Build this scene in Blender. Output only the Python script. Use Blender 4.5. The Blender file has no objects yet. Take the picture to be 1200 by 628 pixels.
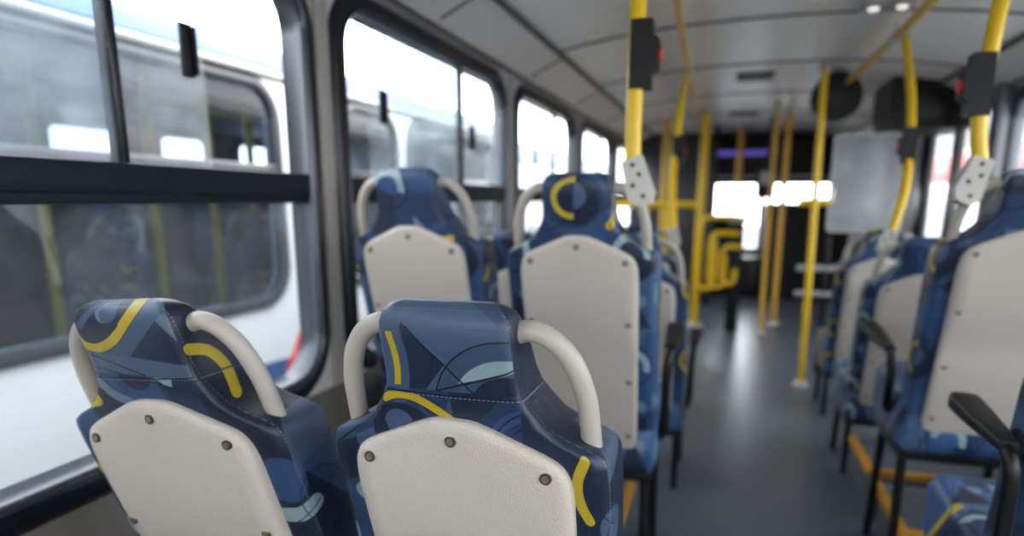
import bpy, bmesh, math, random
from mathutils import Vector, Matrix
from mathutils.geometry import tessellate_polygon
random.seed(7)
S = bpy.context.scene
C = S.collection
PI = math.pi
H = 1.2            # lens height above the bus floor

# ------------------------------------------------------------------ helpers
def lin(r, g, b):
    def f(c):
        c /= 255.0
        return c / 12.92 if c <= 0.04045 else ((c + 0.055) / 1.055) ** 2.4
    return (f(r), f(g), f(b), 1.0)

def thing(name, label, cat, loc=(0, 0, 0), rotz=0.0, group=None):
    o = bpy.data.objects.new(name, None); C.objects.link(o)
    o.empty_display_size = 0.1
    o.location = loc; o.rotation_euler = (0, 0, rotz)
    o['label'] = label; o['category'] = cat
    if group: o['group'] = group
    return o

def tag(o, label, cat, group=None, kind=None):
    o['label'] = label; o['category'] = cat
    if group: o['group'] = group
    if kind: o['kind'] = kind
    return o

class MB:
    """collects shapes into one mesh"""
    def __init__(s): s.v = []; s.f = []
    def add(s, vs, fs):
        b = len(s.v); s.v += [tuple(p) for p in vs]; s.f += [tuple(i + b for i in f) for f in fs]; return s
    def box(s, x0, x1, y0, y1, z0, z1, bev=0.0, seg=2):
        bm = bmesh.new(); bmesh.ops.create_cube(bm, size=1)
        for v in bm.verts:
            v.co = ((x0 + x1) / 2 + v.co.x * (x1 - x0), (y0 + y1) / 2 + v.co.y * (y1 - y0), (z0 + z1) / 2 + v.co.z * (z1 - z0))
        if bev: bmesh.ops.bevel(bm, geom=bm.edges[:], offset=bev, segments=seg, profile=0.5, affect='EDGES')
        bm.verts.index_update()
        s.add([v.co[:] for v in bm.verts], [[v.index for v in f.verts] for f in bm.faces]); bm.free(); return s
    def tube(s, pts, r, n=12, caps=True, closed=False, rs=None):
        P = [Vector(p) for p in pts]; m = len(P); rings = []
        up = None
        for i in range(m):
            if closed: t = P[(i + 1) % m] - P[i - 1]
            else: t = P[min(i + 1, m - 1)] - P[max(i - 1, 0)]
            t.normalize()
            if up is None:
                up = Vector((0, 0, 1)) if abs(t.z) < 0.9 else Vector((1, 0, 0))
            a = (up - t * up.dot(t)).normalized(); up = a; b = t.cross(a)
            rr = rs[i] if rs else r
            rings.append([P[i] + (a * math.cos(2 * PI * k / n) + b * math.sin(2 * PI * k / n)) * rr for k in range(n)])
        vs = [p for R in rings for p in R]; fs = []
        for i in range(m if closed else m - 1):
            j = (i + 1) % m
            for k in range(n):
                k2 = (k + 1) % n
                fs.append((i * n + k, j * n + k, j * n + k2, i * n + k2))
        if caps and not closed:
            fs.append(tuple(range(n))); fs.append(tuple((m - 1) * n + k for k in reversed(range(n))))
        return s.add(vs, fs)
    def loft(s, rings, caps=True):
        n = len(rings[0]); vs = [p for R in rings for p in R]; fs = []
        for i in range(len(rings) - 1):
            for k in range(n):
                k2 = (k + 1) % n
                fs.append((i * n + k, i * n + k2, (i + 1) * n + k2, (i + 1) * n + k))
        if caps:
            fs.append(tuple(reversed(range(n)))); fs.append(tuple((len(rings) - 1) * n + k for k in range(n)))
        return s.add(vs, fs)
    def prism(s, poly, fn0, fn1):
        """poly: 2D points; fn0/fn1 map a 2D point to 3D for the two faces"""
        n = len(poly)
        vs = [fn0(*p) for p in poly] + [fn1(*p) for p in poly]
        fs = [tuple(range(n)), tuple(reversed(range(n, 2 * n)))]
        fs += [(i, i + n, (i + 1) % n + n, (i + 1) % n) for i in range(n)]
        return s.add(vs, fs)
    def cyl(s, c0, c1, r, n=24):
        return s.tube([c0, c1], r, n)
    def holed(s, outer, holes, fn0, fn1):
        """a plate with holes; outer and holes are 2D loops"""
        loops = [outer] + holes
        flat = [p for L in loops for p in L]; n = len(flat)
        tris = tessellate_polygon([[Vector((p[0], p[1], 0)) for p in L] for L in loops])
        vs = [fn0(*p) for p in flat] + [fn1(*p) for p in flat]
        fs = [tuple(t) for t in tris] + [tuple(i + n for i in reversed(t)) for t in tris]
        b = 0
        for L in loops:
            m = len(L)
            for i in range(m):
                j = (i + 1) % m
                fs.append((b + i, b + j, b + j + n, b + i + n))
            b += m
        return s.add(vs, fs)
    def build(s, name, mat, parent=None, smooth=True, angle=40):
        me = bpy.data.meshes.new(name); me.from_pydata(s.v, [], s.f); me.update()
        bm = bmesh.new(); bm.from_mesh(me)
        bmesh.ops.recalc_face_normals(bm, faces=bm.faces[:])
        for e in bm.edges:
            e.smooth = not (len(e.link_faces) == 2 and e.calc_face_angle(0) > math.radians(angle))
        for f in bm.faces: f.smooth = smooth
        bm.to_mesh(me); bm.free()
        me.materials.append(mat)
        o = bpy.data.objects.new(name, me); C.objects.link(o)
        if parent: o.parent = parent
        return o

def rrect(a0, a1, b0, b1, r, n=8):
    L = []
    for (ca, cb, t0) in ((a1 - r, b1 - r, 0), (a0 + r, b1 - r, PI / 2), (a0 + r, b0 + r, PI), (a1 - r, b0 + r, 3 * PI / 2)):
        for k in range(n + 1):
            t = t0 + PI / 2 * k / n
            L.append((ca + r * math.cos(t), cb + r * math.sin(t)))
    return L

def smooth_path(pts, sub=6):
    P = [Vector(p) for p in pts]; out = []
    for i in range(len(P) - 1):
        p0 = P[max(i - 1, 0)]; p1 = P[i]; p2 = P[i + 1]; p3 = P[min(i + 2, len(P) - 1)]
        for k in range(sub):
            t = k / sub
            out.append(0.5 * ((2 * p1) + (p2 - p0) * t + (2 * p0 - 5 * p1 + 4 * p2 - p3) * t * t + (3 * p1 - p0 - 3 * p2 + p3) * t ** 3))
    out.append(P[-1]); return out

def interp(tab, z):
    if z <= tab[0][0]: return tab[0][1]
    for (a, va), (b, vb) in zip(tab, tab[1:]):
        if z <= b:
            t = (z - a) / (b - a); return va + (vb - va) * t
    return tab[-1][1]

def copy_tree(o, parent=None):
    c = o.copy(); C.objects.link(c)
    if parent: c.parent = parent
    for ch in o.children: copy_tree(ch, c)
    return c

# ------------------------------------------------------------------ materials
def new_mat(name):
    m = bpy.data.materials.new(name); m.use_nodes = True
    nt = m.node_tree; p = nt.nodes['Principled BSDF']
    return m, nt, p

def mat(name, col, rough=0.5, metal=0.0, noise=0.0, nscale=20.0, bump=0.0, bscale=300.0, spec=0.5, coat=0.0, bdist=0.001):
    m, nt, p = new_mat(name)
    p.inputs['Roughness'].default_value = rough; p.inputs['Metallic'].default_value = metal
    p.inputs['Specular IOR Level'].default_value = spec; p.inputs['Coat Weight'].default_value = coat
    p.inputs['Base Color'].default_value = col
    tc = nt.nodes.new('ShaderNodeTexCoord')
    if noise:
        n = nt.nodes.new('ShaderNodeTexNoise'); n.inputs['Scale'].default_value = nscale; n.inputs['Detail'].default_value = 5
        nt.links.new(tc.outputs['Object'], n.inputs['Vector'])
        mx = nt.nodes.new('ShaderNodeMix'); mx.data_type = 'RGBA'
        mx.inputs['A'].default_value = [c * (1 - noise) for c in col[:3]] + [1]
        mx.inputs['B'].default_value = [min(1, c * (1 + noise)) for c in col[:3]] + [1]
        nt.links.new(n.outputs['Fac'], mx.inputs['Factor']); nt.links.new(mx.outputs['Result'], p.inputs['Base Color'])
    if bump:
        n = nt.nodes.new('ShaderNodeTexVoronoi'); n.inputs['Scale'].default_value = bscale
        nt.links.new(tc.outputs['Object'], n.inputs['Vector'])
        b = nt.nodes.new('ShaderNodeBump'); b.inputs['Strength'].default_value = bump; b.inputs['Distance'].default_value = bdist
        nt.links.new(n.outputs['Distance'], b.inputs['Height']); nt.links.new(b.outputs['Normal'], p.inputs['Normal'])
    return m

class X:
    """a scalar in a node tree with arithmetic"""
    nt = None
    def __init__(s, v): s.v = v
    def op(s, o, kind, o2=None):
        n = X.nt.nodes.new('ShaderNodeMath'); n.operation = kind
        for i, a in enumerate((s, o, o2)):
            if a is None: continue
            a = a.v if isinstance(a, X) else a
            if isinstance(a, (int, float)): n.inputs[i].default_value = a
            else: X.nt.links.new(a, n.inputs[i])
        return X(n.outputs[0])
    def __add__(s, o): return s.op(o, 'ADD')
    def __sub__(s, o): return s.op(o, 'SUBTRACT')
    def __mul__(s, o): return s.op(o, 'MULTIPLY')
    def __lt__(s, o): return s.op(o, 'LESS_THAN')
    def __gt__(s, o): return s.op(o, 'GREATER_THAN')
    def __and__(s, o): return s.op(o, 'MULTIPLY')
    def __or__(s, o): return s.op(o, 'MAXIMUM')
    def mod(s, o): return s.op(o, 'FLOORED_MODULO')
    def abs(s): return s.op(None, 'ABSOLUTE')
    def sqrt(s): return s.op(None, 'SQRT')
    def sign(s): return s.op(None, 'SIGN')
    def clamp(s): return s.op(0.0, 'MAXIMUM').op(1.0, 'MINIMUM')

def disc(u, v, c, r):
    a = u - c[0]; b = v - c[1]
    return (a * a + b * b).sqrt() < r
def ring(u, v, c, r0, r1):
    a = u - c[0]; b = v - c[1]; d = (a * a + b * b).sqrt()
    return (d - (r0 + r1) / 2).abs() < (r1 - r0) / 2
def half(u, v, p, q):
    """points to the left of p->q"""
    nx, ny = -(q[1] - p[1]), q[0] - p[0]
    return (u * nx + v * ny) > (p[0] * nx + p[1] * ny)
def poly(u, v, P):
    m = None
    area = sum(P[i - 1][0] * P[i][1] - P[i][0] * P[i - 1][1] for i in range(len(P)))
    if area < 0: P = P[::-1]
    for i in range(len(P)):
        h = half(u, v, P[i - 1], P[i]); m = h if m is None else (m & h)
    return m
def seg(u, v, p, q, w):
    dx, dy = q[0] - p[0], q[1] - p[1]; L2 = dx * dx + dy * dy
    a = u - p[0]; b = v - p[1]
    t = ((a * dx + b * dy) * (1 / L2)).clamp()
    ex = a - t * dx; ey = b - t * dy
    return (ex * ex + ey * ey).sqrt() < w

INK = lin(14, 20, 38); DARK = lin(27, 38, 64); NAVY = lin(36, 56, 94); BLUE = lin(47, 76, 122)
SLATE = lin(76, 93, 126); LIGHT = lin(112, 128, 154); PALE = lin(152, 170, 182); YELL = lin(208, 174, 44)

def fabric(name, shapes_fn, tan_a, axes='XZ', tiled=False, base=(DARK, NAVY, BLUE, SLATE), seam_z=None, bright=0.62):
    m, nt, p = new_mat(name); X.nt = nt
    tc = nt.nodes.new('ShaderNodeTexCoord'); sp = nt.nodes.new('ShaderNodeSeparateXYZ')
    nt.links.new(tc.outputs['Object'], sp.inputs[0])
    x, y, z = (X(sp.outputs[i]) for i in range(3))
    if axes == 'XZ':
        yl = y - (z * (-tan_a) + 0.9 * tan_a)
        u = x + x.sign() * yl * 0.8; v = z
    else:
        u = x; v = y + z * 0.9
    if tiled:
        at = nt.nodes.new('ShaderNodeAttribute'); at.attribute_type = 'OBJECT'; at.attribute_name = 'pattern_shift'
        sh = X(at.outputs['Fac'])
        u0 = u + sh * 0.37; v0 = v + sh * 0.53
        T = 0.30
        u = u0.mod(T); v = v0.mod(T)
    else:
        u0, v0 = u, v
    cb = nt.nodes.new('ShaderNodeCombineXYZ'); nt.links.new(u0.v, cb.inputs[0]); nt.links.new(v0.v, cb.inputs[1])
    vo = nt.nodes.new('ShaderNodeTexVoronoi'); vo.voronoi_dimensions = '2D'; vo.inputs['Scale'].default_value = 8.5
    nt.links.new(cb.outputs[0], vo.inputs['Vector'])
    sc = nt.nodes.new('ShaderNodeSeparateColor'); nt.links.new(vo.outputs['Color'], sc.inputs[0])
    rp = nt.nodes.new('ShaderNodeValToRGB'); rp.color_ramp.interpolation = 'CONSTANT'
    el = rp.color_ramp.elements
    el[0].position = 0; el[0].color = base[0]; el[1].position = 0.3; el[1].color = base[1]
    for pos, c in ((0.55, base[2]), (0.8, base[3])):
        e = el.new(pos); e.color = c
    nt.links.new(sc.outputs[0], rp.inputs[0])
    col = rp.outputs[0]
    def paint(col, mask, c):
        mx = nt.nodes.new('ShaderNodeMix'); mx.data_type = 'RGBA'
        nt.links.new(mask.v, mx.inputs['Factor']); nt.links.new(col, mx.inputs['A']); mx.inputs['B'].default_value = c
        return mx.outputs['Result']
    for mask, c in shapes_fn(u, v): col = paint(col, mask, c)
    if seam_z:
        lm = ((v - seam_z - (x * x) * 0.25).abs() < 0.0011); col = paint(col, lm, INK)
        dash = ((v - seam_z + 0.0022 - (x * x) * 0.25).abs() < 0.0007) & (x.mod(0.006) < 0.0036); col = paint(col, dash, lin(120, 132, 150))
        sd = ((x.abs() > 0.0)) & ((yl - 0.014).abs() < 0.0007) & (z.mod(0.006) < 0.0036); col = paint(col, sd, lin(110, 122, 140))
    vm = nt.nodes.new('ShaderNodeVectorMath'); vm.operation = 'MULTIPLY'; vm.inputs[1].default_value = (bright * 0.92, bright * 1.03, bright)
    nt.links.new(col, vm.inputs[0]); nt.links.new(vm.outputs[0], p.inputs['Base Color'])
    p.inputs['Roughness'].default_value = 0.42; p.inputs['Specular IOR Level'].default_value = 0.45
    n = nt.nodes.new('ShaderNodeTexVoronoi'); n.inputs['Scale'].default_value = 700; nt.links.new(tc.outputs['Object'], n.inputs['Vector'])
    n2 = nt.nodes.new('ShaderNodeTexNoise'); n2.inputs['Scale'].default_value = 18; n2.inputs['Detail'].default_value = 2; nt.links.new(tc.outputs['Object'], n2.inputs['Vector'])
    b = nt.nodes.new('ShaderNodeBump'); b.inputs['Strength'].default_value = 0.25; b.inputs['Distance'].default_value = 0.0008
    b2 = nt.nodes.new('ShaderNodeBump'); b2.inputs['Strength'].default_value = 0.35; b2.inputs['Distance'].default_value = 0.01
    nt.links.new(n.outputs['Distance'], b.inputs['Height']); nt.links.new(n2.outputs['Fac'], b2.inputs['Height'])
    nt.links.new(b2.outputs['Normal'], b.inputs['Normal']); nt.links.new(b.outputs['Normal'], p.inputs['Normal'])
    return m

# pixel-free seat coordinates (metres, x across the seat, z above its floor)
def shapes_tile(u, v):
    L = []
    L.append((disc(u, v, (0.10, 0.20), 0.088), lin(58, 78, 114))); L.append((disc(u, v, (0.10, 0.20), 0.074), NAVY)); L.append((disc(u, v, (0.11, 0.19), 0.055), DARK))
    L.append((ring(u, v, (0.10, 0.20), 0.036, 0.050) & half(u, v, (0.10, 0.1), (0.11, 0.3)), YELL))
    L.append((disc(u, v, (0.105, 0.205), 0.030) & half(u, v, (0.11, 0.3), (0.10, 0.1)), SLATE))
    L.append((ring(u, v, (0.24, 0.07), 0.052, 0.056), INK)); L.append((ring(u, v, (0.24, 0.07), 0.030, 0.048) & half(u, v, (0.2, 0.08), (0.3, 0.05)), PALE))
    L.append((ring(u, v, (0.05, 0.02), 0.060, 0.076) & half(u, v, (0.07, 0.1), (0.05, 0.0)), BLUE))
    L.append((seg(u, v, (0.19, 0.135), (0.215, 0.165), 0.010), YELL))
    L.append((poly(u, v, [(0.205, 0.165), (0.26, 0.13), (0.295, 0.19)]), SLATE)); L.append((poly(u, v, [(0.0, 0.30), (0.0, 0.24), (0.03, 0.27)]), LIGHT))
    L.append((disc(u, v, (0.255, 0.245), 0.030), lin(58, 84, 128))); L.append((disc(u, v, (0.262, 0.25), 0.016), LIGHT)); L.append((ring(u, v, (0.14, 0.06), 0.026, 0.036), lin(66, 90, 130)))
    L.append((poly(u, v, [(0.20, 0.17), (0.29, 0.18), (0.24, 0.27)]), DARK))
    L.append((seg(u, v, (0.03, 0.12), (0.29, 0.22), 0.0012), INK)); L.append((seg(u, v, (0.16, 0.0), (0.23, 0.29), 0.0012), INK))
    return L
def path(u, v, P, w):
    m = None; P = [(p.x, p.y) for p in smooth_path([(a, b, 0) for a, b in P], 3)]
    for a, b in zip(P, P[1:]):
        k = seg(u, v, a, b, w); m = k if m is None else (m | k)
    return m
def shapes_window(u, v):
    # dark corner swept by a yellow hook, crossing wedges below
    L = []; u0 = u
    u, v = u * 0.9977 + v * (-0.068) + 0.049, u * 0.068 + v * 0.9977 - 0.014
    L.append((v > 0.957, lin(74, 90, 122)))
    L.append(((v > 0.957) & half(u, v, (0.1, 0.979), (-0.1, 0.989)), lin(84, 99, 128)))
    L.append((poly(u, v, [(-0.11, 1.09), (-0.11, 1.01), (-0.092, 0.999), (-0.070, 0.996), (-0.040, 1.009), (-0.014, 1.031), (0.050, 1.09)]), DARK))
    L.append((disc(u, v, (-0.048, 1.056), 0.021), LIGHT)); L.append((disc(u, v, (-0.044, 1.052), 0.017), SLATE)); L.append((seg(u, v, (-0.09, 1.03), (-0.06, 1.075), 0.006), SLATE))
    L.append((poly(u, v, [(0.0438, 1.0437), (-0.0227, 0.986), (0.09, 0.977), (0.09, 1.0)]), lin(33, 44, 72)))
    L.append((poly(u, v, [(0.0438, 1.0437), (0.075, 1.003), (0.11, 1.04), (0.10, 1.08)]), lin(94, 108, 138)))
    L.append((path(u, v, [(-0.115, 1.020), (-0.101, 1.008), (-0.0915, 0.999), (-0.070, 0.9965), (-0.0404, 1.010), (-0.015, 1.0315), (0.0166, 1.0596), (0.05, 1.088)], 0.0078), INK))
    L.append((path(u, v, [(-0.115, 1.020), (-0.101, 1.008), (-0.0915, 0.999), (-0.070, 0.9965), (-0.0404, 1.010), (-0.015, 1.0315), (0.0166, 1.0596), (0.05, 1.088)], 0.0066), YELL))
    L.append((disc(u, v, (-0.034, 0.957), 0.042) & (v < 0.956), BLUE)); L.append((disc(u, v, (-0.030, 0.960), 0.028) & (v < 0.956), DARK))
    L.append((poly(u, v, [(0.004, 0.956), (0.034, 0.956), (0.030, 0.941), (0.018, 0.945)]), PALE))
    L.append((path(u, v, [(-0.100, 0.945), (-0.082, 0.9215), (-0.055, 0.9105)], 0.008), LIGHT))
    L.append((seg(u, v, (-0.09, 0.985), (-0.01, 0.958), 0.0010), INK)); L.append((seg(u, v, (-0.09, 0.965), (0.09, 0.93), 0.0010), INK))
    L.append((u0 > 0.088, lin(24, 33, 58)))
    L.append((poly(u, v, [(0.12, 1.08), (0.12, 0.96), (0.20, 0.94), (0.20, 1.04)]), lin(30, 46, 78)))
    L.append((path(u, v, [(0.080, 1.000), (0.104, 0.994), (0.122, 0.970), (0.130, 0.932)], 0.0085) & (u0 > 0.0875), YELL))
    L.append((seg(u, v, (-0.27, 0.866), (-0.12, 0.908), 0.011), YELL))
    L.append((path(u, v, [(-0.25, 0.815), (-0.19, 0.777), (-0.13, 0.775)], 0.010), YELL))
    L.append((disc(u, v, (0.165, 0.80), 0.040), BLUE)); L.append((path(u, v, [(0.15, 0.735), (0.18, 0.740), (0.21, 0.755)], 0.013), PALE))
    L.append((poly(u, v, [(0.19, 0.9), (0.19, 0.80), (0.26, 0.84), (0.30, 0.92)]), SLATE)); L.append((poly(u, v, [(0.20, 0.82), (0.30, 0.86), (0.30, 0.70)]), BLUE))
    L.append((seg(u, v, (0.13, 0.70), (0.27, 0.79), 0.0010), INK)); L.append((ring(u, v, (0.23, 0.76), 0.045, 0.047), INK))
    L.append((disc(u, v, (-0.165, 0.66), 0.02), PALE)); L.append((ring(u, v, (-0.20, 0.72), 0.03, 0.045), BLUE))
    return L
def shapes_aisle(u, v):
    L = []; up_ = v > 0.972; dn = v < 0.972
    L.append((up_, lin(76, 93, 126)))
    L.append((poly(u, v, [(0.044, 1.10), (0.0838, 1.0433), (0.12, 1.05), (0.12, 1.10)]), lin(62, 78, 110)))
    L.append((poly(u, v, [(-0.052, 1.060), (-0.0017, 1.0063), (-0.030, 0.972), (-0.0594, 0.972)]), lin(33, 44, 72)))
    cc = (0.0756, 0.945)
    L.append((disc(u, v, cc, 0.0965), INK)); L.append((disc(u, v, cc, 0.0945), lin(64, 82, 114)))
    L.append((disc(u, v, cc, 0.073) & half(u, v, (0.0856, 1.0018), (0.018, 0.9855)).op(-1.0, 'MULTIPLY').op(1.0, 'ADD'), PALE))
    L.append((disc(u, v, cc, 0.0515), DARK))
    L.append((dn & (u < 0.2) & (u > -0.2), lin(44, 62, 98)))
    L.append((dn & disc(u, v, cc, 0.11), NAVY)); L.append((dn & ring(u, v, (0.075, 0.925), 0.060, 0.085), lin(62, 82, 116)))
    L.append((dn & ring(u, v, (0.10, 0.90), 0.040, 0.056), BLUE)); L.append((dn & ring(u, v, (0.12, 0.88), 0.058, 0.060), INK)); L.append((dn & ring(u, v, (0.12, 0.88), 0.075, 0.077), INK))
    L.append((poly(u, v, [(0.0, 0.90), (0.07, 0.972), (0.0, 0.972)]), DARK))
    L.append((seg(u, v, (-0.0459, 1.0535), (0.0334, 0.9709), 0.0012), INK)); L.append((seg(u, v, (-0.015, 0.972), (0.10, 1.0095), 0.0012), INK))
    L.append((ring(u, v, (-0.185, 1.01), 0.122, 0.138), lin(70, 88, 120))); L.append((ring(u, v, (-0.192, 1.01), 0.1255, 0.1335) & (v > 0.976) & (v < 1.046), YELL))
    L.append((dn & disc(u, v, (-0.07, 0.905), 0.045), DARK)); L.append((dn & disc(u, v, (-0.075, 0.920), 0.020), SLATE))
    L.append((dn & path(u, v, [(-0.09, 0.955), (-0.073, 0.9615), (-0.045, 0.9585), (-0.005, 0.934), (0.02, 0.91)], 0.0072), INK))
    L.append((dn & path(u, v, [(-0.09, 0.955), (-0.073, 0.9615), (-0.045, 0.9585), (-0.005, 0.934), (0.02, 0.91)], 0.0058), YELL))
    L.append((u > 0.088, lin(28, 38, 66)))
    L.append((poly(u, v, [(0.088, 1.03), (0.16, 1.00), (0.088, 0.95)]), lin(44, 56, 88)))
    L.append((disc(u, v, (0.21, 0.84), 0.062), DARK)); L.append((path(u, v, [(0.163, 0.893), (0.154, 0.870), (0.1515, 0.850), (0.156, 0.825), (0.166, 0.803)], 0.0068), YELL))
    L.append((disc(u, v, (0.21, 0.79), 0.03), SLATE)); L.append((ring(u, v, (0.23, 0.84), 0.05, 0.052), INK)); L.append((ring(u, v, (0.25, 0.76), 0.06, 0.062), INK))
    L.append((poly(u, v, [(0.20, 0.92), (0.20, 0.86), (0.30, 0.90)]), SLATE))
    L.append((u < -0.145, lin(52, 72, 108))); L.append((poly(u, v, [(-0.145, 0.89), (-0.25, 0.85), (-0.25, 0.78), (-0.145, 0.83)]), DARK))
    L.append((ring(u, v, (-0.19, 0.76), 0.03, 0.05), BLUE)); L.append((disc(u, v, (-0.15, 0.80), 0.016), PALE)); L.append((ring(u, v, (-0.15, 0.70), 0.05, 0.052), INK))
    L.append((seg(u, v, (-0.2, 0.905), (-0.09, 0.945), 0.0012), INK)); L.append((seg(u, v, (-0.2, 0.86), (-0.09, 0.945), 0.0012), INK))
    return L

TAN = math.tan(math.radians(17))
FB_GEN = fabric('seat_fabric', shapes_tile, TAN, tiled=True, base=(DARK, NAVY, BLUE, lin(64, 90, 132)), seam_z=0.968, bright=0.78)
FB_CUSH = fabric('cushion_fabric', shapes_tile, TAN, axes='XY', tiled=True, base=(NAVY, BLUE, lin(64, 96, 146), lin(80, 108, 150)), bright=0.8)
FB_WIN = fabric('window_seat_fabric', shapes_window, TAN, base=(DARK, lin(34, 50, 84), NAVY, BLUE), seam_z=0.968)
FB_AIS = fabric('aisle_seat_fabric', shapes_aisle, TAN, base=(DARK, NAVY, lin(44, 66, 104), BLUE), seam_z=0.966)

PANEL = mat('seat_panel_plastic', lin(182, 174, 165), 0.48, noise=0.05, nscale=6, bump=0.5, bscale=420, bdist=0.0012)
HANDLE = mat('handle_plastic', lin(168, 161, 152), 0.42, noise=0.05, nscale=30, bump=0.15, bscale=500)
SCREW = mat('screw_steel', lin(140, 128, 112), 0.4, metal=0.8)
SCREWD = mat('screw_recess', lin(52, 47, 42), 0.6)
BLACKM = mat('black_frame_metal', lin(10, 10, 12), 0.42, spec=0.35)
BLACKP = mat('black_plastic', lin(10, 11, 13), 0.5, noise=0.15, nscale=60, spec=0.3)
RUBBER = mat('window_rubber', lin(14, 17, 23), 0.3, noise=0.2, nscale=12, spec=0.32)
LIPM = mat('aluminium_lip', lin(58, 62, 70), 0.24, metal=0.5, noise=0.1, nscale=10)
RAILM = mat('window_rail', lin(22, 28, 38), 0.55, noise=0.15, nscale=15, spec=0.15)
WALLM = mat('wall_panel', lin(178, 175, 171), 0.45, noise=0.06, nscale=5, bump=0.25, bscale=300)
CEILM = mat('ceiling_panel', lin(226, 221, 214), 0.34, noise=0.05, nscale=2)
COVEM = mat('cove_panel', lin(206, 201, 195), 0.4, noise=0.05, nscale=3)
SEAMM = mat('seam_strip', lin(70, 70, 70), 0.5)
FLOORM = mat('floor_vinyl', lin(84, 92, 104), 0.3, noise=0.16, nscale=7, bump=0.15, bscale=90, bdist=0.002)
YELM = mat('yellow_paint', lin(220, 180, 16), 0.36, noise=0.08, nscale=30)
YELW = mat('worn_yellow_rail', lin(208, 160, 58), 0.42, noise=0.15, nscale=18)
EDGEY = mat('yellow_step_edging', lin(186, 132, 40), 0.5, noise=0.15, nscale=40)
STEPM = mat('step_grey', lin(82, 88, 98), 0.55, noise=0.15, nscale=20)
GREYT = mat('grey_tube', lin(160, 160, 160), 0.4, metal=0.3)
BRKT = mat('bracket_casting', lin(186, 182, 176), 0.45, noise=0.08, nscale=40)
REDB = mat('red_button', lin(214, 44, 24), 0.35)
BUSW = None
CHROME = mat('bright_trim', lin(196, 200, 206), 0.18, metal=0.9)
LAMPM, _nt, _p = new_mat('lamp_lens'); _p.inputs['Emission Color'].default_value = (1, 0.93, 0.85, 1); _p.inputs['Emission Strength'].default_value = 1.0
LEDM, _nt, _p = new_mat('led_strip'); _p.inputs['Base Color'].default_value = lin(60, 50, 130); _p.inputs['Emission Color'].default_value = lin(92, 78, 170); _p.inputs['Emission Strength'].default_value = 0.8

def glass(name, tint=(0.93, 0.96, 0.97, 1), dust=0.05, dscale=4.0, rough=0.0):
    m = bpy.data.materials.new(name); m.use_nodes = True; nt = m.node_tree; nt.nodes.clear()
    out = nt.nodes.new('ShaderNodeOutputMaterial'); tr = nt.nodes.new('ShaderNodeBsdfTransparent'); tr.inputs[0].default_value = tint
    gl = nt.nodes.new('ShaderNodeBsdfGlossy'); gl.inputs['Roughness'].default_value = rough
    lw = nt.nodes.new('ShaderNodeLayerWeight'); lw.inputs[0].default_value = 0.5
    pw_ = nt.nodes.new('ShaderNodeMath'); pw_.operation = 'POWER'; pw_.inputs[1].default_value = 5; nt.links.new(lw.outputs['Facing'], pw_.inputs[0])
    fr = nt.nodes.new('ShaderNodeMath'); fr.operation = 'MULTIPLY_ADD'; fr.inputs[1].default_value = 0.70; fr.inputs[2].default_value = 0.018; nt.links.new(pw_.outputs[0], fr.inputs[0])
    m1 = nt.nodes.new('ShaderNodeMixShader'); nt.links.new(fr.outputs[0], m1.inputs[0]); nt.links.new(tr.outputs[0], m1.inputs[1]); nt.links.new(gl.outputs[0], m1.inputs[2])
    df = nt.nodes.new('ShaderNodeBsdfDiffuse'); df.inputs[0].default_value = (0.75, 0.8, 0.85, 1)
    tl = nt.nodes.new('ShaderNodeBsdfTranslucent'); tl.inputs[0].default_value = (0.75, 0.8, 0.85, 1)
    ad = nt.nodes.new('ShaderNodeMixShader'); ad.inputs[0].default_value = 0.5; nt.links.new(df.outputs[0], ad.inputs[1]); nt.links.new(tl.outputs[0], ad.inputs[2])
    tc = nt.nodes.new('ShaderNodeTexCoord'); nz = nt.nodes.new('ShaderNodeTexNoise'); nz.inputs['Scale'].default_value = dscale; nz.inputs['Detail'].default_value = 8
    nz.inputs['Roughness'].default_value = 0.7
    nt.links.new(tc.outputs['Object'], nz.inputs['Vector'])
    mr = nt.nodes.new('ShaderNodeMapRange'); mr.inputs['From Min'].default_value = 0.35; mr.inputs['From Max'].default_value = 0.75
    mr.inputs['To Min'].default_value = dust * 0.4; mr.inputs['To Max'].default_value = dust * 1.8
    nt.links.new(nz.outputs['Fac'], mr.inputs['Value'])
    m2 = nt.nodes.new('ShaderNodeMixShader'); nt.links.new(mr.outputs[0], m2.inputs[0]); nt.links.new(m1.outputs[0], m2.inputs[1]); nt.links.new(ad.outputs[0], m2.inputs[2])
    nt.links.new(m2.outputs[0], out.inputs['Surface'])
    return m
GL_LOW = glass('window_glass_lower', (0.90, 0.93, 0.95, 1), 0.022)
GL_DUST = glass('window_glass_dusty', (0.86, 0.90, 0.94, 1), 0.07)
GL_MED = glass('window_glass_sliding', (0.91, 0.95, 0.97, 1), 0.08)
GL_TINT = glass('tinted_bus_glass', (0.50, 0.57, 0.64, 1), 0.010)
GL_SCREEN = glass('partition_acrylic', (0.82, 0.83, 0.82, 1), 0.42, 0.8, 0.05)

# ------------------------------------------------------------------ the bus shell
XL, XR, XC = -1.12, 1.50, 0.19
Y0, Y1 = -1.9, 9.4
ZTOP = 1.83
fl = MB().box(XL - 0.1, XR + 0.1, Y0, Y1 + 0.3, -0.06, 0.0).build('floor', FLOORM); fl['kind'] = 'structure'

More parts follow.
